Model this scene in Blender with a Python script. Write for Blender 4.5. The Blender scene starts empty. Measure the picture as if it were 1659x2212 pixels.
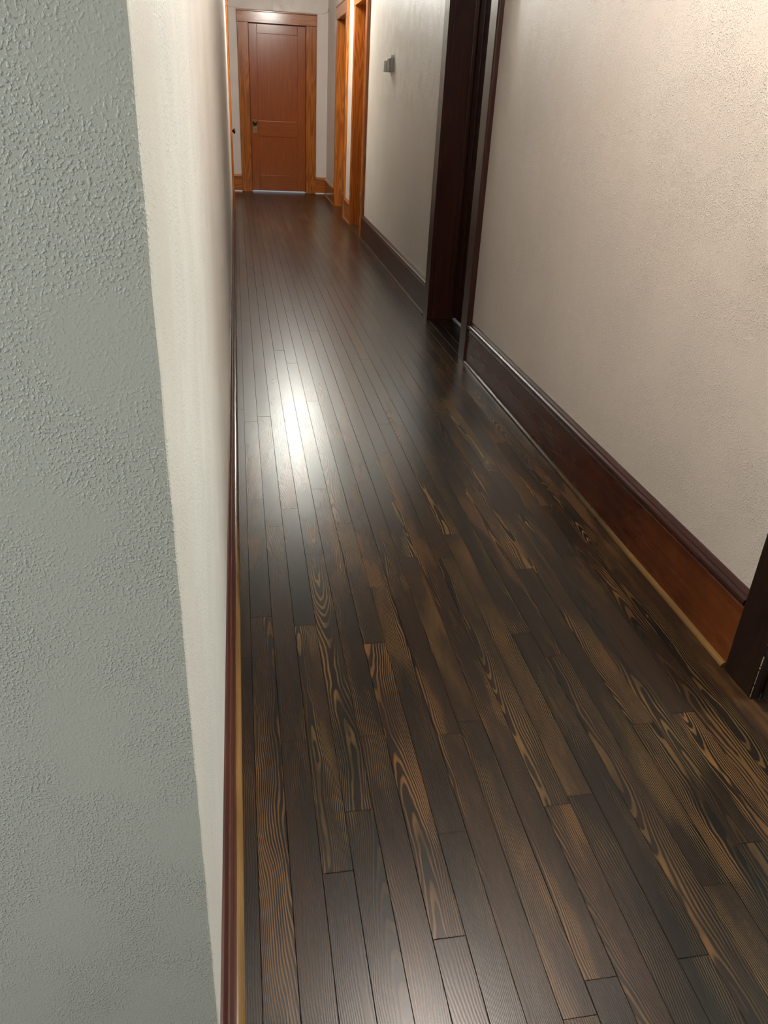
import bpy, bmesh, math, random
from mathutils import Matrix, Vector
random.seed(7)
scene = bpy.context.scene
COL = scene.collection

# ------------------------------------------------------------------ camera
F_PX = 1678.783
cam_d = bpy.data.cameras.new('camera')
cam = bpy.data.objects.new('camera', cam_d)
COL.objects.link(cam)
yaw, pitch, roll, CAM_H = 0.193999678, 0.485816573, -0.0546520817, 1.2
fw = Vector((math.sin(yaw) * math.cos(pitch), math.cos(yaw) * math.cos(pitch), -math.sin(pitch)))
rt = Vector((math.cos(yaw), -math.sin(yaw), 0))
dn = fw.cross(rt)
c_, s_ = math.cos(roll), math.sin(roll)
r2 = c_ * rt + s_ * dn
d2 = -s_ * rt + c_ * dn
cam.matrix_world = Matrix(((r2.x, -d2.x, -fw.x, 0), (r2.y, -d2.y, -fw.y, 0), (r2.z, -d2.z, -fw.z, CAM_H), (0, 0, 0, 1)))
cam_d.sensor_fit = 'HORIZONTAL'
cam_d.sensor_width = 36
cam_d.lens = 36 * F_PX / 1659
cam_d.clip_start = 0.02
scene.camera = cam

# ------------------------------------------------------------------ world, lights, exposure
world = bpy.data.worlds.new('world')
scene.world = world
world.use_nodes = True
world.node_tree.nodes['Background'].inputs[0].default_value = (0.72, 0.86, 1.0, 1)
world.node_tree.nodes['Background'].inputs[1].default_value = 0.75
LAMPS = [(0.58, 8.65, 2.34, (0.98, 0.97, 0.89), 175.0), (0.64, 1.72, 2.34, (1.0, 0.88, 0.80), 108.0)]
def area(name, loc, rot, sx, sy, col, power):
    l = bpy.data.lights.new(name, 'AREA'); l.shape = 'RECTANGLE'; l.size = sx; l.size_y = sy
    l.color = col; l.energy = power
    o = bpy.data.objects.new(name, l); COL.objects.link(o); o.location = loc; o.rotation_euler = rot
    return o
# daylight entering through the window of the entry room behind the camera
area('window_daylight', (-2.42, -0.9, 1.45), (0, -math.radians(90), 0), 1.3, 1.0, (0.86, 1.0, 0.99), 46)
# unseen side-room light, added to brighten the left wall through the open doorway
area('added_side_light', (3.0, 0.85, 1.35), (0, math.radians(90), 0), 1.3, 1.1, (0.92, 1.0, 0.94), 70)
scene.view_settings.view_transform = 'Standard'
scene.view_settings.look = 'None'
scene.view_settings.gamma = 1
scene.view_settings.use_curve_mapping = False
scene.view_settings.exposure = 0.0

# ------------------------------------------------------------------ node helper
class NT:
    def __init__(s, name):
        s.m = bpy.data.materials.new(name); s.m.use_nodes = True
        s.t = s.m.node_tree; s.bsdf = s.t.nodes['Principled BSDF']
    def n(s, typ, **kw):
        nd = s.t.nodes.new(typ)
        for k, v in kw.items(): setattr(nd, k, v)
        return nd
    def put(s, sock, v):
        if isinstance(v, bpy.types.NodeSocket): s.t.links.new(v, sock)
        else: sock.default_value = v
    def math(s, op, a, b=0.0, c=0.0, clamp=False):
        nd = s.n('ShaderNodeMath', operation=op, use_clamp=clamp)
        s.put(nd.inputs[0], a); s.put(nd.inputs[1], b); s.put(nd.inputs[2], c)
        return nd.outputs[0]
    def step(s, v, lo, hi, a=0.0, b=1.0):
        nd = s.n('ShaderNodeMapRange', interpolation_type='SMOOTHSTEP')
        s.put(nd.inputs['Value'], v); nd.inputs['From Min'].default_value = lo; nd.inputs['From Max'].default_value = hi
        nd.inputs['To Min'].default_value = a; nd.inputs['To Max'].default_value = b
        return nd.outputs[0]
    def mix(s, f, a, b):
        nd = s.n('ShaderNodeMix', data_type='RGBA')
        s.put(nd.inputs[0], f); s.put(nd.inputs[6], a); s.put(nd.inputs[7], b)
        return nd.outputs[2]
    def xyz(s, x, y, z):
        nd = s.n('ShaderNodeCombineXYZ')
        for i, v in enumerate((x, y, z)): s.put(nd.inputs[i], v)
        return nd.outputs[0]
    def sep(s, v):
        nd = s.n('ShaderNodeSeparateXYZ'); s.put(nd.inputs[0], v); return nd.outputs
    def noise(s, vec, scale=1.0, detail=2.0, rough=0.5, dist=0.0):
        nd = s.n('ShaderNodeTexNoise'); s.put(nd.inputs['Vector'], vec)
        nd.inputs['Scale'].default_value = scale; nd.inputs['Detail'].default_value = detail
        nd.inputs['Roughness'].default_value = rough; nd.inputs['Distortion'].default_value = dist
        return nd.outputs['Fac']
    def bump(s, h, strength=1.0, dist=0.001, prev=None):
        nd = s.n('ShaderNodeBump'); nd.inputs['Strength'].default_value = strength
        nd.inputs['Distance'].default_value = dist; s.put(nd.inputs['Height'], h)
        if prev: s.put(nd.inputs['Normal'], prev)
        return nd.outputs[0]
    def obj(s): return s.n('ShaderNodeTexCoord').outputs['Object']
    def rnd(s): return s.n('ShaderNodeObjectInfo').outputs['Random']
    def out(s, col=None, rough=None, normal=None, **kw):
        b = s.bsdf.inputs
        if col is not None: s.put(b['Base Color'], col)
        if rough is not None: s.put(b['Roughness'], rough)
        if normal is not None: s.put(b['Normal'], normal)
        for k, v in kw.items(): s.put(b[k.replace('_', ' ')], v)
        return s.m

def stained_floor():
    t = NT('stained_pine_floor')
    p = t.sep(t.obj()); x, y, z = p[0], p[1], p[2]
    R = t.rnd()
    fr = lambda k: t.math('FRACT', t.math('MULTIPLY', R, k))
    r1, r2_, r3, r4 = fr(13.7), fr(57.3), fr(191.1), fr(733.7)
    off = t.math('MULTIPLY', R, 97.0)
    w1 = t.noise(t.xyz(t.math('MULTIPLY', x, 9.0), t.math('MULTIPLY', y, 2.6), off), 1, 2, 0.45)
    w2 = t.noise(t.xyz(off, t.math('MULTIPLY', y, 1.3), t.math('MULTIPLY', x, 4.0)), 1, 1.0, 0.4)
    w3 = t.noise(t.xyz(t.math('MULTIPLY', x, 34.0), t.math('MULTIPLY', y, 9.0), off), 1, 2, 0.5)
    # the board as a slice through the log: pith offset sideways and in depth
    X = t.math('ADD', t.math('ADD', x, t.math('MULTIPLY', t.math('SUBTRACT', r1, 0.5), 0.105)),
               t.math('MULTIPLY', t.math('SUBTRACT', w1, 0.5), 0.052))
    Z = t.math('ADD', t.math('MULTIPLY', t.math('SUBTRACT', r2_, 0.45), 0.045),
               t.math('ADD', t.math('MULTIPLY', t.math('MULTIPLY', y, t.math('SUBTRACT', r3, 0.5)), 0.045),
                      t.math('MULTIPLY', t.math('SUBTRACT', w2, 0.5), 0.085)))
    Z = t.math('ADD', t.math('SQRT', t.math('MULTIPLY_ADD', Z, Z, 0.0001)), 0.004)
    rad = t.math('SQRT', t.math('ADD', t.math('MULTIPLY', X, X), t.math('MULTIPLY', Z, Z)))
    pitch_ = t.math('MULTIPLY_ADD', r4, 150.0, 260.0)
    ring = t.math('ADD', t.math('MULTIPLY', rad, pitch_), t.math('MULTIPLY', w3, 1.5))
    s1 = t.math('MULTIPLY_ADD', t.math('SINE', t.math('MULTIPLY', ring, 6.2832)), 0.5, 0.5)
    band = t.step(s1, 0.45, 0.90)
    # where the stain was rubbed thin the amber late wood shows
    pa = t.noise(t.xyz(t.math('MULTIPLY', x, 13.0), t.math('MULTIPLY', y, 2.3), t.math('ADD', off, 31.0)), 1, 3, 0.55)
    patch = t.step(t.math('ADD', pa, t.math('MULTIPLY', t.math('SUBTRACT', r2_, 0.5), 0.12)), 0.44, 0.62)
    thin = t.step(t.math('ADD', pa, t.math('MULTIPLY', t.math('SUBTRACT', r3, 0.5), 0.16)), 0.60, 0.655)
    amt = t.math('MULTIPLY', t.math('MULTIPLY_ADD', patch, 0.66, 0.16), t.math('MULTIPLY_ADD', r4, 0.75, 0.30))
    tex = t.noise(t.xyz(t.math('MULTIPLY', x, 700.0), t.math('MULTIPLY', y, 30.0), off), 1, 2, 0.6)
    fine = t.step(tex, 0.30, 0.70, 0.72, 1.0)
    m = t.math('MULTIPLY', t.math('MULTIPLY', band, amt), fine, clamp=True)
    m2 = t.math('MULTIPLY', t.math('MULTIPLY', thin, t.step(s1, 0.1, 0.5, 0.15, 1.0)), t.math('MULTIPLY_ADD', r2_, 0.42, 0.04))
    tone = t.noise(t.xyz(t.math('MULTIPLY', x, 22.0), t.math('MULTIPLY', y, 3.0), off), 1, 2, 0.5)
    dark = t.mix(t.step(t.math('ADD', tone, t.math('MULTIPLY', t.math('SUBTRACT', r1, 0.5), 0.25)), 0.3, 0.75),
                 (0.0045, 0.0040, 0.0034, 1), (0.0165, 0.0086, 0.0054, 1))
    amber = t.mix(r3, (0.160, 0.100, 0.034, 1), (0.152, 0.074, 0.026, 1))
    col = t.mix(m, dark, amber)
    col = t.mix(m2, col, (0.130, 0.064, 0.022, 1))
    # soft wear waves and open grain relief
    wave = t.noise(t.xyz(t.math('MULTIPLY', x, 12.0), t.math('MULTIPLY', y, 7.0), off), 1, 2, 0.5)
    nb = t.bump(wave, 0.35, 0.0004)
    nb = t.bump(s1, 0.35, 0.00011, nb)
    nb = t.bump(tex, 0.3, 0.00012, nb)
    rough = 0.272
    return t.out(col, rough, nb, Specular_IOR_Level=0.35)

def wood(name, c_dark, c_light, axis, rough=0.28, scale=1.0, contrast=1.0, tone_noise=0.0, tone_col=None, along=None, spec=0.38):
    t = NT(name)
    p = t.sep(t.obj()); a = [p[0], p[1], p[2]]
    mul = [38.0, 38.0, 38.0]; mul[axis] = 1.6
    mul2 = [9.0, 9.0, 9.0]; mul2[axis] = 0.55
    off = t.math('MULTIPLY', t.rnd(), 41.0)
    v1 = t.xyz(*[t.math('MULTIPLY_ADD', a[i], mul[i] * scale, off) for i in range(3)])
    v2 = t.xyz(*[t.math('MULTIPLY_ADD', a[i], mul2[i] * scale, off) for i in range(3)])
    n2 = t.noise(v2, 1, 2, 0.5)
    rings = t.math('MULTIPLY_ADD', t.math('SINE', t.math('MULTIPLY', n2, 95.0)), 0.5, 0.5)
    n1 = t.noise(v1, 1, 3, 0.6)
    g = t.math('MULTIPLY_ADD', rings, 0.55, t.math('MULTIPLY', n1, 0.55))
    g = t.step(g, 0.2, 0.95, 0.5 - 0.5 * contrast, 0.5 + 0.5 * contrast)
    col = t.mix(g, c_dark, c_light)
    if tone_col:
        tn = t.noise(t.obj(), 2.2, 3, 0.6)
        col = t.mix(t.step(tn, 0.42, 0.62, 0, tone_noise), col, tone_col)
    if along:      # colour shifts along the run: (y at start, y at full, colour)
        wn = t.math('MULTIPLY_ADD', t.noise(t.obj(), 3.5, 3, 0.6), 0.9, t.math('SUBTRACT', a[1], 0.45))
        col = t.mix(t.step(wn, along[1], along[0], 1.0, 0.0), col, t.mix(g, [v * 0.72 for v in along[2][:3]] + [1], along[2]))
    nb = t.bump(n1, 0.25, 0.0004)
    return t.out(col, t.math('MULTIPLY_ADD', n1, 0.12, rough - 0.05), nb, Specular_IOR_Level=spec)

def paint(name, c, rough=0.45, bump_h=0.0022, coarse=85.0, lo=0.48):
    t = NT(name)
    g = t.n('ShaderNodeNewGeometry').outputs['Position']
    big = t.noise(g, 9, 2, 0.5)
    n1 = t.noise(g, coarse, 1.5, 0.5, 0.15)
    n3 = t.noise(g, coarse * 2.3, 3, 0.6)
    blobs = t.step(n1, lo, lo + 0.30)
    amp = t.step(big, 0.35, 0.62, 0.3, 1.0)
    h = t.math('MULTIPLY', t.math('MULTIPLY_ADD', n3, 0.35, blobs), amp)
    nb = t.bump(h, 0.8, bump_h)
    nb = t.bump(t.noise(g, 3.0, 1), 0.25, 0.012, nb)
    col = t.mix(t.step(t.noise(g, 1.6, 2), 0.35, 0.7), c, [v * 0.94 for v in c[:3]] + [1])
    return t.out(col, rough, nb)

def plain(name, c, rough=0.5, metallic=0.0, **kw):
    t = NT(name)
    n = t.noise(t.obj(), 60, 2)
    col = t.mix(n, [v * 0.85 for v in c[:3]] + [1], [min(1, v * 1.12) for v in c[:3]] + [1])
    return t.out(col, t.math('MULTIPLY_ADD', n, 0.08, rough - 0.04), Metallic=metallic, **kw)

M = {}
M['floor'] = stained_floor()
M['sub'] = plain('dark_gap', (0.006, 0.005, 0.004, 1), 0.8)
M['paint'] = paint('eggshell_wall_paint', (0.64, 0.585, 0.53, 1), 0.34, 0.0030, 260.0, 0.50)
M['paint_entry'] = paint('entry_wall_paint', (0.63, 0.60, 0.545, 1), 0.33, 0.0008, 430.0, 0.46)
M['paint_left'] = paint('left_wall_paint', (0.63, 0.615, 0.565, 1), 0.36, 0.0016, 300.0)
M['paint_end'] = paint('pink_light_wall_paint', (0.62, 0.535, 0.49, 1), 0.34, 0.0016, 290.0)  # pink cast of the light mixed into the end wall colour
M['ceil'] = paint('ceiling_paint', (0.72, 0.72, 0.69, 1), 0.7, 0.0015)
MAH_D, MAH_L = (0.022, 0.0064, 0.0042, 1), (0.036, 0.0100, 0.0060, 1)
for k, ax in (('x', 0), ('y', 1), ('z', 2)):
    M['mah_' + k] = wood('mahogany_stained_trim_' + k, MAH_D, MAH_L, ax, 0.31)
    M['oak_' + k] = wood('amber_varnished_pine_' + k, (0.185, 0.048, 0.009, 1), (0.37, 0.120, 0.020, 1), ax, 0.17, contrast=0.7, spec=0.3)
    M['red_' + k] = wood('red_brown_varnished_door_' + k, (0.20, 0.050, 0.013, 1), (0.25, 0.064, 0.014, 1), ax, 0.17, contrast=0.6, spec=0.3)
    M['dark_' + k] = wood('blackened_brown_door_frame_' + k, (0.013, 0.0065, 0.0048, 1), (0.024, 0.0115, 0.0080, 1), ax, 0.24)
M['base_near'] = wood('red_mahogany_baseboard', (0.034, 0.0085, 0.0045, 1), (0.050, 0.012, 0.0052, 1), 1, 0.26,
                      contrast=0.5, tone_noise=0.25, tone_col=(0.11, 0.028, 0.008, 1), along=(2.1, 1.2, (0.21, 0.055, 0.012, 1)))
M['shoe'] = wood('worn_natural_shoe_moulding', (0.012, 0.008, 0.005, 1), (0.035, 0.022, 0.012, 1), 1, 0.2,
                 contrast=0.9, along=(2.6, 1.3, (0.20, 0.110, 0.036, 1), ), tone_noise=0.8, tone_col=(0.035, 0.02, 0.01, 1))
M['base_left'] = wood('red_brown_left_baseboard', (0.042, 0.0125, 0.0085, 1), (0.062, 0.018, 0.011, 1), 1, 0.30)
M['bronze'] = plain('aged_bronze', (0.055, 0.038, 0.026, 1), 0.38, 0.85)
M['brass'] = plain('dull_brass_plate', (0.20, 0.135, 0.065, 1), 0.42, 0.7)
M['gap_light_shoe'] = plain('pale_gap_light_and_shoe', (0.66, 0.70, 0.76, 1), 0.4)  # pale blue stands for daylight under the doors; also the end shoe strips
M['white'] = plain('white_plastic', (0.72, 0.71, 0.65, 1), 0.4)
M['grey'] = plain('grey_plastic', (0.34, 0.33, 0.30, 1), 0.42)
M['metal'] = plain('white_enamel', (0.75, 0.75, 0.73, 1), 0.35)
gl = bpy.data.materials.new('lit_opal_glass'); gl.use_nodes = True
gb = gl.node_tree.nodes['Principled BSDF'].inputs
gb['Base Color'].default_value = (0.9, 0.88, 0.82, 1)

# ------------------------------------------------------------------ mesh helpers
def link(name, me, mat, parent=None):
    o = bpy.data.objects.new(name, me); COL.objects.link(o)
    if mat: me.materials.append(mat)
    if parent: o.parent = parent
    return o
def from_bm(name, bm, mat, parent=None, smooth=False):
    bmesh.ops.recalc_face_normals(bm, faces=bm.faces)
    me = bpy.data.meshes.new(name); bm.to_mesh(me); bm.free()
    if smooth:
        for p in me.polygons: p.use_smooth = True
    return link(name, me, mat, parent)
def add_hex(bm, q):     # q: 8 corners, bottom ring then top ring
    v = [bm.verts.new(c) for c in q]
    for f in ((3, 2, 1, 0), (4, 5, 6, 7), (0, 1, 5, 4), (1, 2, 6, 5), (2, 3, 7, 6), (3, 0, 4, 7)):
        bm.faces.new([v[i] for i in f])
def add_box(bm, x0, x1, y0, y1, z0, z1):
    add_hex(bm, [(x0, y0, z0), (x1, y0, z0), (x1, y1, z0), (x0, y1, z0), (x0, y0, z1), (x1, y0, z1), (x1, y1, z1), (x0, y1, z1)])
def bevel_all(bm, w, seg=2):
    bmesh.ops.bevel(bm, geom=list(bm.edges), offset=w, segments=seg, profile=0.6, affect='EDGES')
def box(name, x0, x1, y0, y1, z0, z1, mat, parent=None, bev=0.002, seg=2):
    bm = bmesh.new(); add_box(bm, x0, x1, y0, y1, z0, z1)
    if bev: bevel_all(bm, bev, seg)
    return from_bm(name, bm, mat, parent)
def wx(y): return 1.170 + max(0.0, y - 4.9) * 0.0085     # hall face of the right wall
LX = -0.057                                             # hall face of the left wall
YE = 11.78                                              # face of the end wall
ZC = 2.56                                               # ceiling
YF = 0.54                                               # face of the entry wall, left
def rhex(bm, d0, d1, y0, y1, z0, z1):                    # block on the right wall, d = distance out of the wall
    add_hex(bm, [(wx(y0) - d1, y0, z0), (wx(y0) - d0, y0, z0), (wx(y1) - d0, y1, z0), (wx(y1) - d1, y1, z0),
                 (wx(y0) - d1, y0, z1), (wx(y0) - d0, y0, z1), (wx(y1) - d0, y1, z1), (wx(y1) - d1, y1, z1)])
def rbox(name, d0, d1, y0, y1, z0, z1, mat, parent=None, bev=0.002, seg=2):
    bm = bmesh.new(); rhex(bm, d0, d1, y0, y1, z0, z1)
    if bev: bevel_all(bm, bev, seg)
    return from_bm(name, bm, mat, parent)
def sweep(name, prof, path, mat, parent=None, cuts=0, jitter=0.0):   # path: list of (point, outward xy normal)
    bm = bmesh.new(); rings = []
    n = max(1, cuts)
    (pa, na), (pb, nb_) = path
    for i in range(n + 1):
        f = i / n
        jx = random.uniform(-jitter, jitter)
        p = [pa[k] * (1 - f) + pb[k] * f for k in range(2)]
        rings.append([bm.verts.new((p[0] + na[0] * (d + jx * (d > 0.004)), p[1] + na[1] * (d + jx * (d > 0.004)), z)) for d, z in prof])
    for i in range(n):
        for j in range(len(prof)):
            k = (j + 1) % len(prof)
            bm.faces.new((rings[i][j], rings[i][k], rings[i + 1][k], rings[i + 1][j]))
    bm.faces.new(rings[0]); bm.faces.new(rings[-1])
    o = from_bm(name, bm, mat, parent)
    return o
def tag(o, label, cat, kind=None, group=None):
    o['label'] = label; o['category'] = cat
    if kind: o['kind'] = kind
    if group: o['group'] = group
    return o
def empty(name, loc=(0, 0, 0)):
    o = bpy.data.objects.new(name, None); COL.objects.link(o); o.location = loc; o.empty_display_size = 0.1
    return o

# ------------------------------------------------------------------ right wall openings: (y0, y1, wood)
A = (0.44, 1.232, 'dark', 'dark'); B = (3.985, 4.765, 'mah', 'mah'); Cd = (8.03, 8.76, 'oak', 'red'); D = (9.56, 10.40, 'oak', 'red')
OPEN = [A, B, Cd, D]
HEAD = 1.990
JT = 0.02      # jamb board
WT = 0.17      # wall thickness

# walls
bm = bmesh.new()
edges = [-2.6]
for o in OPEN: edges += [o[0] - JT, o[1] + JT]
edges.append(YE + 0.15)
for i in range(0, len(edges), 2):
    a, b = edges[i], edges[i + 1]
    cuts = [a] + ([4.9] if a < 4.9 < b else []) + [b]
    for j in range(len(cuts) - 1): rhex(bm, -WT, 0, cuts[j], cuts[j + 1], 0, ZC)
for o in OPEN: rhex(bm, -WT, 0, o[0] - JT, o[1] + JT, HEAD + JT, ZC)
tag(from_bm('wall_right', bm, M['paint']), 'long cream stippled plaster wall along the right side of the hall', 'wall', 'structure')

LD = (9.87, 10.62)   # door opening in the left wall
bm = bmesh.new()
for a, b, z0, z1 in ((YF + 0.15, LD[0] - JT, 0, ZC), (LD[1] + JT, YE + 0.15, 0, ZC), (LD[0] - JT, LD[1] + JT, HEAD + JT, ZC)):
    add_box(bm, LX - 0.15, LX, a, b, z0, z1)
tag(from_bm('wall_left', bm, M['paint_left']), 'cream plaster wall seen edge-on along the left side of the hall', 'wall', 'structure')

bm = bmesh.new()
# entry wall with a rounded, slightly uneven plaster corner
nz = 90; prof0 = [(-2.6, YF), (LX - 0.006, YF)]
rings = []
for i in range(nz + 1):
    z = ZC * i / nz
    rr = 0.0035 + 0.0008 * math.sin(i * 1.7)
    dx = random.uniform(-0.0003, 0.0003)
    pts = [(-2.6, YF), (LX - rr + dx, YF), (LX + dx - rr * 0.3, YF + rr * 0.3), (LX + dx, YF + rr), (LX, YF + 0.02), (LX, YF + 0.15), (-2.6, YF + 0.15)]
    rings.append([bm.verts.new((x, y, z)) for x, y in pts])
for i in range(nz):
    for j in range(7):
        k = (j + 1) % 7
        bm.faces.new((rings[i][j], rings[i][k], rings[i + 1][k], rings[i + 1][j]))
bm.faces.new(rings[0]); bm.faces.new(rings[-1])
tag(from_bm('wall_entry', bm, M['paint_entry']), 'shaded grey-green stippled wall face at the near left corner', 'wall', 'structure')

ED = (0.205, 0.943)  # end door opening
bm = bmesh.new()
add_box(bm, LX, ED[0] - JT, YE, YE + 0.15, 0, ZC)
add_box(bm, ED[1] + JT, wx(YE), YE, YE + 0.15, 0, ZC)
add_box(bm, ED[0] - JT, ED[1] + JT, YE, YE + 0.15, HEAD + 0.01 + JT, ZC)
tag(from_bm('wall_end', bm, M['paint_end']), 'plaster wall closing the far end of the hall, pink light cast in its colour', 'wall', 'structure')
tag(box('wall_room_back', -2.75, 1.5, -2.75, -2.6, 0, ZC, M['paint'], bev=0), 'plaster wall behind the camera', 'wall', 'structure')
bm = bmesh.new()
add_box(bm, -2.75, -2.6, -2.6, -1.55, 0, ZC); add_box(bm, -2.75, -2.6, -0.25, YF + 0.15, 0, ZC)
add_box(bm, -2.75, -2.6, -1.55, -0.25, 0, 0.9); add_box(bm, -2.75, -2.6, -1.55, -0.25, 2.0, ZC)
tag(from_bm('wall_room_left', bm, M['paint']), 'plaster wall with a window, left of the camera', 'wall', 'structure')
tag(box('ceiling', -2.75, 1.5, -2.75, YE + 0.15, ZC, ZC + 0.1, M['ceil'], bev=0), 'flat white plaster ceiling over the hall', 'ceiling', 'structure')
bm = bmesh.new()  # walls close in the assumed side room around its added light
add_box(bm, wx(0) + WT, 3.25, -0.75, -0.6, 0, ZC); add_box(bm, wx(0) + WT, 3.25, 2.3, 2.45, 0, ZC)
add_box(bm, 3.1, 3.25, -0.6, 0.25, 0, ZC); add_box(bm, 3.1, 3.25, 1.45, 2.3, 0, ZC)
add_box(bm, 3.1, 3.25, 0.25, 1.45, 0, 0.7); add_box(bm, 3.1, 3.25, 0.25, 1.45, 2.0, ZC)
tag(from_bm('wall_side_room', bm, M['paint']), 'plaster walls of an assumed, unseen side room behind the near right doorway', 'wall', 'structure')
tag(box('ceiling', wx(0) + WT + 0.001, 3.25, -0.75, 2.45, ZC, ZC + 0.1, M['ceil'], bev=0), 'white ceiling of the assumed side room', 'ceiling', 'structure')
w2 = tag(empty('window_added', (3.1, 0.85, 1.35)), 'unseen white framed window, added for the side light on the left wall', 'window', 'structure')  # window invented as a source for the added side light
for a in ((-0.6, -0.55), (0.55, 0.6)): box('window_frame', 0.0, 0.08, a[0], a[1], -0.65, 0.65, M['metal'], w2)
for z in (-0.65, -0.02, 0.6): box('sash_rail', 0.0, 0.07, -0.55, 0.55, z, z + 0.05, M['metal'], w2)
w1 = tag(empty('window_1', (-2.6, -0.9, 1.45)), 'white framed window in the room behind the camera', 'window', 'structure')
for a in ((-0.65, -0.60, -0.55, 0.55), (0.60, 0.65, -0.55, 0.55)):
    box('window_frame', -0.06, 0.02, a[0], a[1], a[2], a[3], M['metal'], w1)
for z in (-0.55, -0.02, 0.5): box('sash_rail', -0.06, 0.01, -0.6, 0.6, z, z + 0.05, M['metal'], w1)

# ------------------------------------------------------------------ floor
fl = tag(box('floor', -2.75, 3.3, -2.75, YE + 0.9, -0.12, -0.0195, M['sub'], bev=0),
         'dark ebony-stained strip wood floor with amber grain running down the hall', 'floor', 'structure')
PW = 0.0552; X0 = 0.0475
KN = {-1: [2.351, 3.064], 0: [1.226, 3.12, 3.861], 1: [1.63, 2.882], 2: [1.98], 3: [3.864], 4: [3.30], 5: [0.958, 1.79, 2.865],
      6: [2.467], 7: [1.94], 8: [0.659], 9: [0.995, 3.01], 11: [1.54, 3.648], 13: [1.845], 14: [1.188], 16: [1.902]}
def plank_geo(bm, x, y, L, w=PW, dz=0.0, tilt=0.0):
    g = 0.00022; b = 0.0006
    x0, x1, y0, y1 = x - w / 2 + g, x + w / 2 - g, y + g, y + L - g
    zt = dz
    vb = [bm.verts.new(c) for c in ((x0, y0, -0.019), (x1, y0, -0.019), (x1, y1, -0.019), (x0, y1, -0.019))]
    vm = [bm.verts.new((c[0], c[1], zt - b + (tilt if c[0] == x1 else -tilt))) for c in ((x0, y0), (x1, y0), (x1, y1), (x0, y1))]
    vt = [bm.verts.new((c[0], c[1], zt + (tilt if c[0] > x else -tilt))) for c in ((x0 + b, y0 + b), (x1 - b, y0 + b), (x1 - b, y1 - b), (x0 + b, y1 - b))]
    for lo, hi in ((vb, vm), (vm, vt)):
        for i in range(4):
            j = (i + 1) % 4; bm.faces.new((lo[i], lo[j], hi[j], hi[i]))
    bm.faces.new(vt)
def add_plank(k, y, L):
    bm = bmesh.new(); plank_geo(bm, 0, 0, L, dz=random.uniform(-0.0003, 0.0003), tilt=random.uniform(-0.00016, 0.00016))
    o = from_bm('plank', bm, M['floor'], fl)
    o.location = (X0 + (k + 0.5) * PW, y, 0)
DOOR_Y = [(o[0], o[1]) for o in OPEN]
nplank = 0
for k in range(-2, 22):
    ya = 0.30 if k < 20 else 0.30
    joints = list(KN.get(k, []))
    end = YE - 0.002
    seq = [-0.25]
    known = sorted(joints)
    while True:
        last = seq[-1]
        nxt = next((j for j in known if j > last + 0.02), None)
        if nxt is not None:
            gap = nxt - last
            if gap < 1.25: seq.append(nxt); continue
            step = random.uniform(0.62, max(0.63, min(1.5, gap - 0.6)))
            seq.append(last + step); continue
        lo = 0.75 if last < 3.4 else 1.0
        nx = last + random.uniform(lo, 1.9)
        if last < 3.9 and nx < 4.0: nx = max(nx, 4.0 + random.uniform(0, .5)) if known else nx
        if nx > end - 0.35: seq.append(end); break
        seq.append(nx)
    if k == 21: seq = [s for s in seq]
    for a, b in zip(seq[:-1], seq[1:]):
        add_plank(k, a, b - a); nplank += 1
# short boards run into the right-hand doorways
for (ya, yb) in DOOR_Y:
    for k in range(22, 27):
        add_plank(k, ya + 0.001, (yb - ya) - 0.002); nplank += 1
# beyond the end door
for k in range(2, 17): add_plank(k, YE, 0.45); nplank += 1
# remaining boards of the room behind the camera, never picked apart in the picture
bm = bmesh.new()
for k in range(-46, 22):
    y1 = YF - 0.003 if k < -2 else None
    if k < -2: plank_geo(bm, X0 + (k + 0.5) * PW, -2.5, YF - 0.01 + 2.5)
so = from_bm('plank', bm, M['floor'], fl); so['kind'] = 'stuff'
bm = bmesh.new()
for k in range(-2, 22): plank_geo(bm, X0 + (k + 0.5) * PW, -2.5, 2.25)
for k in range(27, 55): plank_geo(bm, X0 + (k + 0.5) * PW, -0.55, 2.8)
for k in range(24, 27):
    plank_geo(bm, X0 + (k + 0.5) * PW, A[1] + 0.001, 1.0); plank_geo(bm, X0 + (k + 0.5) * PW, -0.55, A[0] + 0.549)
so = from_bm('plank', bm, M['floor'], fl); so['kind'] = 'stuff'

# ------------------------------------------------------------------ baseboards
def base_profile(s):
    body = [(0, 0), (0.020 * s, 0), (0.020 * s, 0.172), (0.0165 * s, 0.176), (0, 0.176)]
    cap = [(0, 0.1765), (0.014 * s, 0.1765), (0.0155 * s, 0.180), (0.022 * s, 0.1815), (0.0255 * s, 0.186), (0.0262 * s, 0.191), (0.0240 * s, 0.197),
           (0.0185 * s, 0.201), (0.0145 * s, 0.202), (0.0135 * s, 0.2045), (0.0100 * s, 0.208), (0.006 * s, 0.2125), (0, 0.2125)]
    sh = 0.020 * s
    r = 0.019
    w = 0.012; r = 0.0115
    shoe = [(sh + 0.0005, 0.0005), (sh + w + 0.0005, 0.0005)] + [(sh + 0.0005 + w * math.cos(a), 0.001 + r * math.sin(a)) for a in (0, .35, .7, 1.05, 1.35, 1.57)]
    return body, cap, shoe
def baseboard(name, pa, pb, n, s, mb, mc, ms, label, shoe=True, parent=None):
    body, cap, sh = base_profile(s)
    o = sweep(name, body, ((pa, n), (pb, n)), mb)
    tag(o, label, 'baseboard', 'structure')
    sweep('cap_moulding', cap, ((pa, n), (pb, n)), mc, o)
    if shoe:
        L = math.dist(pa, pb)
        sweep('shoe_moulding', sh, ((pa, n), (pb, n)), ms, o, cuts=max(2, int(L * 5)), jitter=0.0007)
    return o
CW = 0.119   # casing width
n_r = (-1, 0)
def R(y): return (wx(y), y)
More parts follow.
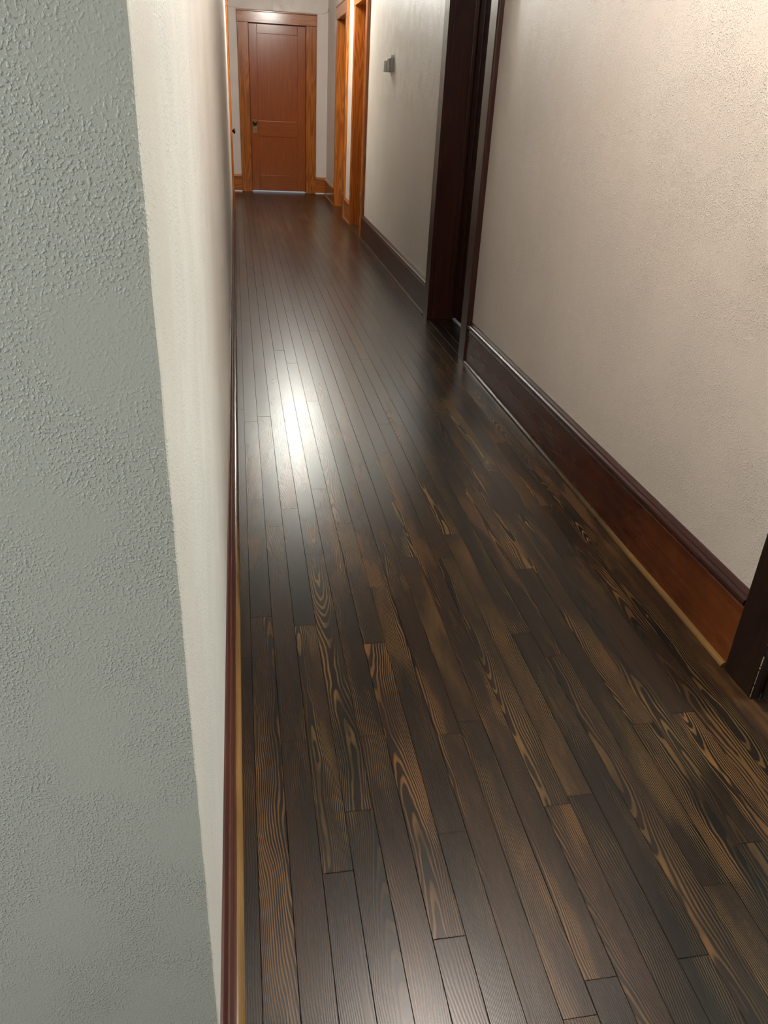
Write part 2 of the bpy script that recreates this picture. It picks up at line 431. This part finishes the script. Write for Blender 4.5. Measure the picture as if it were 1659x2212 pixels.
baseboard('baseboard_right', R(A[1] + CW + 0.004), R(B[0] - CW - 0.004), n_r, 1.0, M['base_near'], M['mah_y'], M['shoe'],
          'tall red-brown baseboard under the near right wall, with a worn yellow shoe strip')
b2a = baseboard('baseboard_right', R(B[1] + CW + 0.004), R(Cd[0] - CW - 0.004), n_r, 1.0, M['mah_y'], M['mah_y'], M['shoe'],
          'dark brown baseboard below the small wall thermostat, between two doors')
baseboard('baseboard_right', R(Cd[1] + CW + 0.004), R(D[0] - CW - 0.004), n_r, 1.0, M['oak_y'], M['oak_y'], M['oak_y'],
          'short amber baseboard between the two far orange doorways')
baseboard('baseboard_right', R(D[1] + CW + 0.004), R(YE - 0.042), n_r, 1.0, M['oak_y'], M['oak_y'], M['oak_y'],
          'short amber baseboard from the farthest right doorway to the end corner')
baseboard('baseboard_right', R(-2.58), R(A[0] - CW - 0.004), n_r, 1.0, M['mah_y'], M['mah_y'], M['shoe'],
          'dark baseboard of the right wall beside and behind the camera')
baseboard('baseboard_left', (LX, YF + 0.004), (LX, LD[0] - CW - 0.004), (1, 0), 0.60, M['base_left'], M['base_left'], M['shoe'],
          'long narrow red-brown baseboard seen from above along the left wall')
baseboard('baseboard_left', (LX, LD[1] + CW + 0.004), (LX, YE - 0.03), (1, 0), 0.60, M['oak_y'], M['oak_y'], M['oak_y'],
          'short amber baseboard beyond the left door')
baseboard('baseboard_end', (LX, YE), (ED[0] - 0.139, YE), (0, -1), 0.9, M['oak_x'], M['oak_x'], M['gap_light_shoe'],
          'short amber baseboard left of the end door')
baseboard('baseboard_end', (ED[1] + 0.139, YE), (wx(YE), YE), (0, -1), 0.9, M['oak_x'], M['oak_x'], M['gap_light_shoe'],
          'short amber baseboard right of the end door')

# ------------------------------------------------------------------ doors
def casing_leg(kind, y0, y1, outer, z1, mat, parent, T=0.028):
    # a board on the right wall; its outer arris is well rounded
    bm = bmesh.new(); rhex(bm, 0, T, y0, y1, 0.0006, z1)
    yo = y1 if outer > 0 else y0
    big = [e for e in bm.edges if all(abs(v.co.y - yo) < 1e-5 and v.co.x < wx(yo) - T + 1e-4 for v in e.verts)]
    bmesh.ops.bevel(bm, geom=big, offset=0.009, segments=4, profile=0.5, affect='EDGES')
    small = [e for e in bm.edges if e.calc_length() > 0.5 and len(e.link_faces) == 2 and e.calc_face_angle(0) > 1.2]
    bmesh.ops.bevel(bm, geom=small, offset=0.0018, segments=2, profile=0.6, affect='EDGES')
    return from_bm(kind, bm, mat, parent)
def leaf(parent, org, ux, uy, W, H, fam, knob_side, gap=0.014, T=0.035):
    """two-panel door leaf; org = lower corner of the visible face, ux = width direction, uy = out of the face"""
    S = 0.105; top = 0.105; lock0, lock1 = 0.70, 0.888; bot = 0.215
    def blk(name, a0, a1, z0, z1, d0, d1, mat, par, bev=0.0025):
        bm = bmesh.new()
        def P(a, d, z): return (org[0] + ux[0] * a + uy[0] * d, org[1] + ux[1] * a + uy[1] * d, z)
        add_hex(bm, [P(a0, d0, z0), P(a1, d0, z0), P(a1, d1, z0), P(a0, d1, z0), P(a0, d0, z1), P(a1, d0, z1), P(a1, d1, z1), P(a0, d1, z1)])
        if bev: bevel_all(bm, bev, 2)
        return from_bm(name, bm, mat, par)
    hz = fam + ('_x' if abs(ux[0]) > 0.5 else '_y'); vz = fam + '_z'
    lf = blk('door_leaf', 0.02, W - 0.02, gap + 0.02, H - 0.02, -T + 0.008, -0.013, M[vz], parent, 0)
    e = 0.0006
    blk('stile', 0.002, S - e, gap, H - 0.003, -T, 0, M[vz], lf); blk('stile', W - S + e, W - 0.002, gap, H - 0.003, -T, 0, M[vz], lf)
    for z0, z1 in ((gap, bot), (lock0, lock1), (H - top, H - 0.003)): blk('rail', S, W - S, z0, z1, -T, 0, M[hz], lf)
    for z0, z1 in ((bot, lock0), (lock1, H - top)): blk('panel', S + 0.001, W - S - 0.001, z0 + 0.001, z1 - 0.001, -0.02, -0.009, M[vz], lf, 0.001)
    return lf
def knobset(parent, P, out, side, zc=0.842):
    """plate with a round knob: P = point on the face at the spindle (x, y), out = unit normal"""
    bm = bmesh.new()
    w, h = 0.026, 0.080
    t = side
    add_hex(bm, [(P[0] + t[0] * a + out[0] * d, P[1] + t[1] * a + out[1] * d, zc - 0.028 + z) for z in (-h, h) for a, d in ((-w, 0), (w, 0), (w, 0.005), (-w, 0.005))])
    bevel_all(bm, 0.0018, 2)
    pl = from_bm('lock_plate', bm, M['brass'], parent)
    bm = bmesh.new()
    prof = [(0.017, 0.004), (0.017, 0.008), (0.009, 0.012), (0.008, 0.026), (0.012, 0.033), (0.022, 0.040), (0.028, 0.048), (0.0285, 0.054), (0.024, 0.059), (0.012, 0.062), (0.0, 0.0625)]
    n = 20; rings = []
    for r, d in prof:
        ring = []
        for i in range(n):
            a = 2 * math.pi * i / n
            ring.append(bm.verts.new((P[0] + t[0] * r * math.cos(a) + out[0] * d, P[1] + t[1] * r * math.cos(a) + out[1] * d, zc + 0.018 + r * math.sin(a))))
        rings.append(ring)
    for i in range(len(rings) - 1):
        for j in range(n): bm.faces.new((rings[i][j], rings[i][(j + 1) % n], rings[i + 1][(j + 1) % n], rings[i + 1][j]))
    bmesh.ops.remove_doubles(bm, verts=bm.verts, dist=1e-6)
    from_bm('knob', bm, M['bronze'], parent, smooth=True)
    # keyhole escutcheon below the knob
    bm = bmesh.new()
    add_hex(bm, [(P[0] + t[0] * a + out[0] * d, P[1] + t[1] * a + out[1] * d, zc - 0.062 + z) for z in (-0.011, 0.011) for a, d in ((-0.004, 0.0045), (0.004, 0.0045), (0.004, 0.0062), (-0.004, 0.0062))])
    from_bm('keyhole', bm, M['sub'], parent)

def right_door(num, o, label, is_open=False):
    y0, y1, fam, lfam = o
    d = tag(empty('door_%d' % num, (0, 0, 0)), label, 'door', 'structure')
    r = 0.004
    casing_leg('side_casing', y1 + r, y1 + CW, 1, HEAD + r, M[fam + '_z'], d)
    casing_leg('side_casing', y0 - CW, y0 - r, -1, HEAD + r, M[fam + '_z'], d)
    rbox('head_casing', 0, 0.030, y0 - CW - 0.003, y1 + CW + 0.003, HEAD + r + 0.0005, HEAD + 0.125, M[fam + '_y'], d, 0.003)
    rbox('head_moulding', 0, 0.034, y0 - CW - 0.005, y1 + CW + 0.005, HEAD + 0.1255, HEAD + 0.143, M[fam + '_y'], d, 0.004)
    zj = 0.014 if is_open else 0.0006
    if is_open: rbox('jamb_foot_shade', -WT, -0.006, y1 + 0.004, y1 + JT - 0.0005, 0.0002, zj, M['sub'], d, 0)  # dark strip put in for the shade under the raised jamb
    rbox('side_jamb', -WT, 0.0, y1, y1 + JT - 0.0005, zj, HEAD, M[fam + '_z'], d, 0.001)
    rbox('side_jamb', -WT, 0.0, y0 - JT + 0.0005, y0, 0.0006, HEAD, M[fam + '_z'], d, 0.001)
    rbox('head_jamb', -WT, 0.0, y0 - JT + 0.0005, y1 + JT - 0.0005, HEAD, HEAD + JT - 0.0005, M[fam + '_y'], d, 0.001)
    # stops behind which the leaf closes
    rbox('door_stop', -0.132, -0.112, y1 - 0.011, y1 - 0.0003, 0.0006, HEAD - 0.0003, M[fam + '_z'], d, 0.002)
    rbox('door_stop', -0.132, -0.112, y0 + 0.0003, y0 + 0.011, 0.0006, HEAD - 0.0003, M[fam + '_z'], d, 0.002)
    rbox('gap_light_threshold', -WT - 0.10, -0.139, y0, y1, 0.0, 0.010, M['gap_light_shoe'], d, 0.002)  # strip coloured pale as light under the door
    if is_open: leaf(d, (wx(y0) + WT + 0.005, y0 - 0.004), (1, 0), (0, 1), y1 - y0 - 0.006, HEAD - 0.003, lfam, 1)
    else: leaf(d, (wx(y0) + 0.135, y0 + 0.003), (0, 1), (-1, 0), y1 - y0 - 0.006, HEAD - 0.003, lfam, 1, gap=0.026)
    return d
dA = right_door(1, A, 'dark brown scuffed door frame at the near right edge of the view', True)
bm = bmesh.new()
z = 0.004
while z < 0.62:
    h = random.uniform(0.004, 0.045) ** 1.0; w = random.uniform(0.0002, 0.0016)
    if random.random() < 0.62: rhex(bm, 0.0283 - w, 0.0286, A[1] + 0.0036, A[1] + 0.0046 + w, z, z + h)
    z += h + random.uniform(0.0, 0.006)
from_bm('chipped_edge', bm, plain('bare_chipped_wood', (0.36, 0.29, 0.18, 1), 0.5), dA)
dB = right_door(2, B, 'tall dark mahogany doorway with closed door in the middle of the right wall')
dC = right_door(3, Cd, 'orange varnished doorway beside the thermostat wall, nearer of two')
dD = right_door(4, D, 'orange varnished doorway on the right nearest the end wall')

# end door
d = tag(empty('door_5', (0, 0, 0)), 'red-brown two-panel door with orange casing closing the far end of the hall', 'door', 'structure')
H5 = HEAD + 0.01
x0, x1 = ED
CE = 0.138
for a, b in ((x0 - CE, x0 - 0.002), (x1 + 0.002, x1 + CE)): box('side_casing', a, b, YE - 0.028, YE, 0.0006, H5 + 0.002, M['oak_z'], d, 0.003)
box('head_casing', x0 - CE - 0.003, x1 + CE + 0.003, YE - 0.030, YE, H5 + 0.0025, H5 + 0.122, M['oak_x'], d, 0.003)
box('head_moulding', x0 - CE - 0.005, x1 + CE + 0.005, YE - 0.034, YE, H5 + 0.1225, H5 + 0.137, M['oak_x'], d, 0.004)
box('side_jamb', x0 - JT + 0.0005, x0, YE, YE + 0.15, 0.0006, H5, M['red_z'], d, 0.001)
box('side_jamb', x1, x1 + JT - 0.0005, YE, YE + 0.15, 0.0006, H5, M['red_z'], d, 0.001)
box('head_jamb', x0 - JT + 0.0005, x1 + JT - 0.0005, YE, YE + 0.15, H5, H5 + JT - 0.0005, M['red_x'], d, 0.001)
box('gap_light_threshold', x0, x1, YE + 0.022, YE + 0.15, 0.0, 0.010, M['gap_light_shoe'], d, 0.002)  # pale colour stands for daylight in the gap below the leaf
for a, b in ((x0 + 0.0003, x0 + 0.012), (x1 - 0.012, x1 - 0.0003)): box('door_stop', a, b, YE + 0.0545, YE + 0.07, 0.0106, H5 - 0.0003, M['red_z'], d, 0.001)
box('door_stop', x0, x1, YE + 0.0545, YE + 0.07, H5 - 0.012, H5 - 0.0003, M['red_x'], d, 0.001)
lf = leaf(d, (x0 + 0.003, YE + 0.018), (1, 0), (0, -1), x1 - x0 - 0.006, H5 - 0.003, 'red', 0, gap=0.018)
knobset(lf, (0.262, YE + 0.018), (0, -1), (1, 0))

# left door
d = tag(empty('door_6', (0, 0, 0)), 'orange door seen edge-on at the far left, a dark knob sticking out', 'door', 'structure')
y0, y1 = LD
def lbox(name, d0, d1, a, b, z0, z1, mat, par, bev=0.002): return box(name, LX + d0, LX + d1, a, b, z0, z1, mat, par, bev)
lbox('side_casing', 0, 0.020, y0 - CW, y0 - 0.004, 0.0006, HEAD + 0.004, M['oak_z'], d, 0.003)
lbox('side_casing', 0, 0.020, y1 + 0.004, y1 + CW, 0.0006, HEAD + 0.004, M['oak_z'], d, 0.003)
lbox('head_casing', 0, 0.022, y0 - CW - 0.003, y1 + CW + 0.003, HEAD + 0.0045, HEAD + 0.125, M['oak_y'], d, 0.003)
lbox('head_moulding', 0, 0.026, y0 - CW - 0.005, y1 + CW + 0.005, HEAD + 0.1255, HEAD + 0.143, M['oak_y'], d, 0.004)
lbox('side_jamb', -0.15, 0, y0 - JT + 0.0005, y0, 0.0006, HEAD, M['oak_z'], d, 0.001)
lbox('side_jamb', -0.15, 0, y1, y1 + JT - 0.0005, 0.0006, HEAD, M['oak_z'], d, 0.001)
lbox('head_jamb', -0.15, 0, y0 - JT + 0.0005, y1 + JT - 0.0005, HEAD, HEAD + JT - 0.0005, M['oak_y'], d, 0.001)
lf = leaf(d, (LX - 0.006, y0 + 0.003), (0, 1), (1, 0), y1 - y0 - 0.006, HEAD - 0.003, 'oak', 0)
knobset(lf, (LX - 0.006, y0 + 0.062), (1, 0), (0, 1), zc=0.80)

# ------------------------------------------------------------------ small things
# thermostat on the right wall
ty = 6.63; tx = wx(ty)
th = tag(empty('thermostat', (tx, ty, 1.445)), 'small grey wall thermostat with a pale box beside it on the cream wall', 'thermostat')
bm = bmesh.new()
n = 14; r0 = []; r1_ = []
pr = []
for i in range(n + 1):
    a = math.pi * i / n
    pr.append((-0.010 - 0.034 * math.sin(a) ** 0.7, -0.045 * math.cos(a)))
pr = [(0, -0.047), (-0.010, -0.047)] + pr[1:-1] + [(-0.010, 0.047), (0, 0.047)]
zz = [(-0.050, 0.80), (-0.046, 0.95), (-0.040, 1.0), (0.032, 1.0), (0.039, 0.95), (0.042, 0.80)]
rings = [[bm.verts.new((x * s, y * (0.9 + 0.1 * s), z)) for x, y in pr] for z, s in zz]
for i in range(len(zz) - 1):
    for j in range(len(pr)):
        k = (j + 1) % len(pr); bm.faces.new((rings[i][j], rings[i][k], rings[i + 1][k], rings[i + 1][j]))
bm.faces.new(rings[0]); bm.faces.new(rings[-1])
from_bm('cover', bm, M['grey'], th)
box('grille_slot', -0.0452, -0.040, -0.004, 0.004, -0.036, 0.030, M['sub'], th, 0)
box('side_box', -0.060, 0, 0.052, 0.125, -0.049, 0.026, M['white'], th, 0.004)
o = box('mounting_clip', -0.020, 0, -0.014, 0.016, 0.0425, 0.066, M['white'], th, 0.004); o['label'] = 'white clip on top'
# thin painted cable along the end wall, over the door
cu = bpy.data.curves.new('cable', 'CURVE'); cu.dimensions = '3D'; cu.bevel_depth = 0.003; cu.bevel_resolution = 2
pts = [(LX + 0.004, YE - 0.004, 2.165), (0.02, YE - 0.004, 2.155), (0.10, YE - 0.004, 2.148), (0.5, YE - 0.005, 2.1435), (1.0, YE - 0.004, 2.146),
       (1.10, YE - 0.004, 2.143), (1.17, YE - 0.004, 2.150), (wx(YE) - 0.006, YE - 0.006, 2.175), (wx(11.6) - 0.004, 11.6, 2.20)]
sp = cu.splines.new('POLY'); sp.points.add(len(pts) - 1)
for i, q in enumerate(pts): sp.points[i].co = (*q, 1)
co = bpy.data.objects.new('cable', cu); COL.objects.link(co); co.data.materials.append(M['paint'])
tmp = bpy.data.meshes.new_from_object(co.evaluated_get(bpy.context.evaluated_depsgraph_get()))
bpy.data.objects.remove(co)
tag(link('cable', tmp, None), 'thin wall-coloured cable running just above the end door casing', 'cable')

# ceiling lamps: enamel base and opal globe
for i, (lx, ly, lz, col, pw) in enumerate(LAMPS):
    L = tag(empty('ceiling_lamp', (lx, ly, lz)), ['round white ceiling lamp near the far end of the hall, above the frame',
            'round white ceiling lamp over the near end of the hall, above the frame'][i], 'lamp', group='hall ceiling lamps')
    bm = bmesh.new()
    bmesh.ops.create_cone(bm, cap_ends=True, segments=32, radius1=0.075, radius2=0.09, depth=0.05)
    for v in bm.verts: v.co.z += ZC - lz - 0.025
    from_bm('lamp_base', bm, M['metal'], L)
    bm = bmesh.new(); bmesh.ops.create_uvsphere(bm, u_segments=32, v_segments=16, radius=0.175)
    for v in bm.verts: v.co.z = v.co.z * 0.65 + 0.05
    mt = gl.copy(); b = mt.node_tree.nodes['Principled BSDF'].inputs
    b['Emission Color'].default_value = (*col, 1)
    b['Emission Strength'].default_value = pw / (4 * math.pi ** 2 * 0.175 ** 2) 
    from_bm('globe', bm, mt, L, smooth=True)
print('planks', nplank)
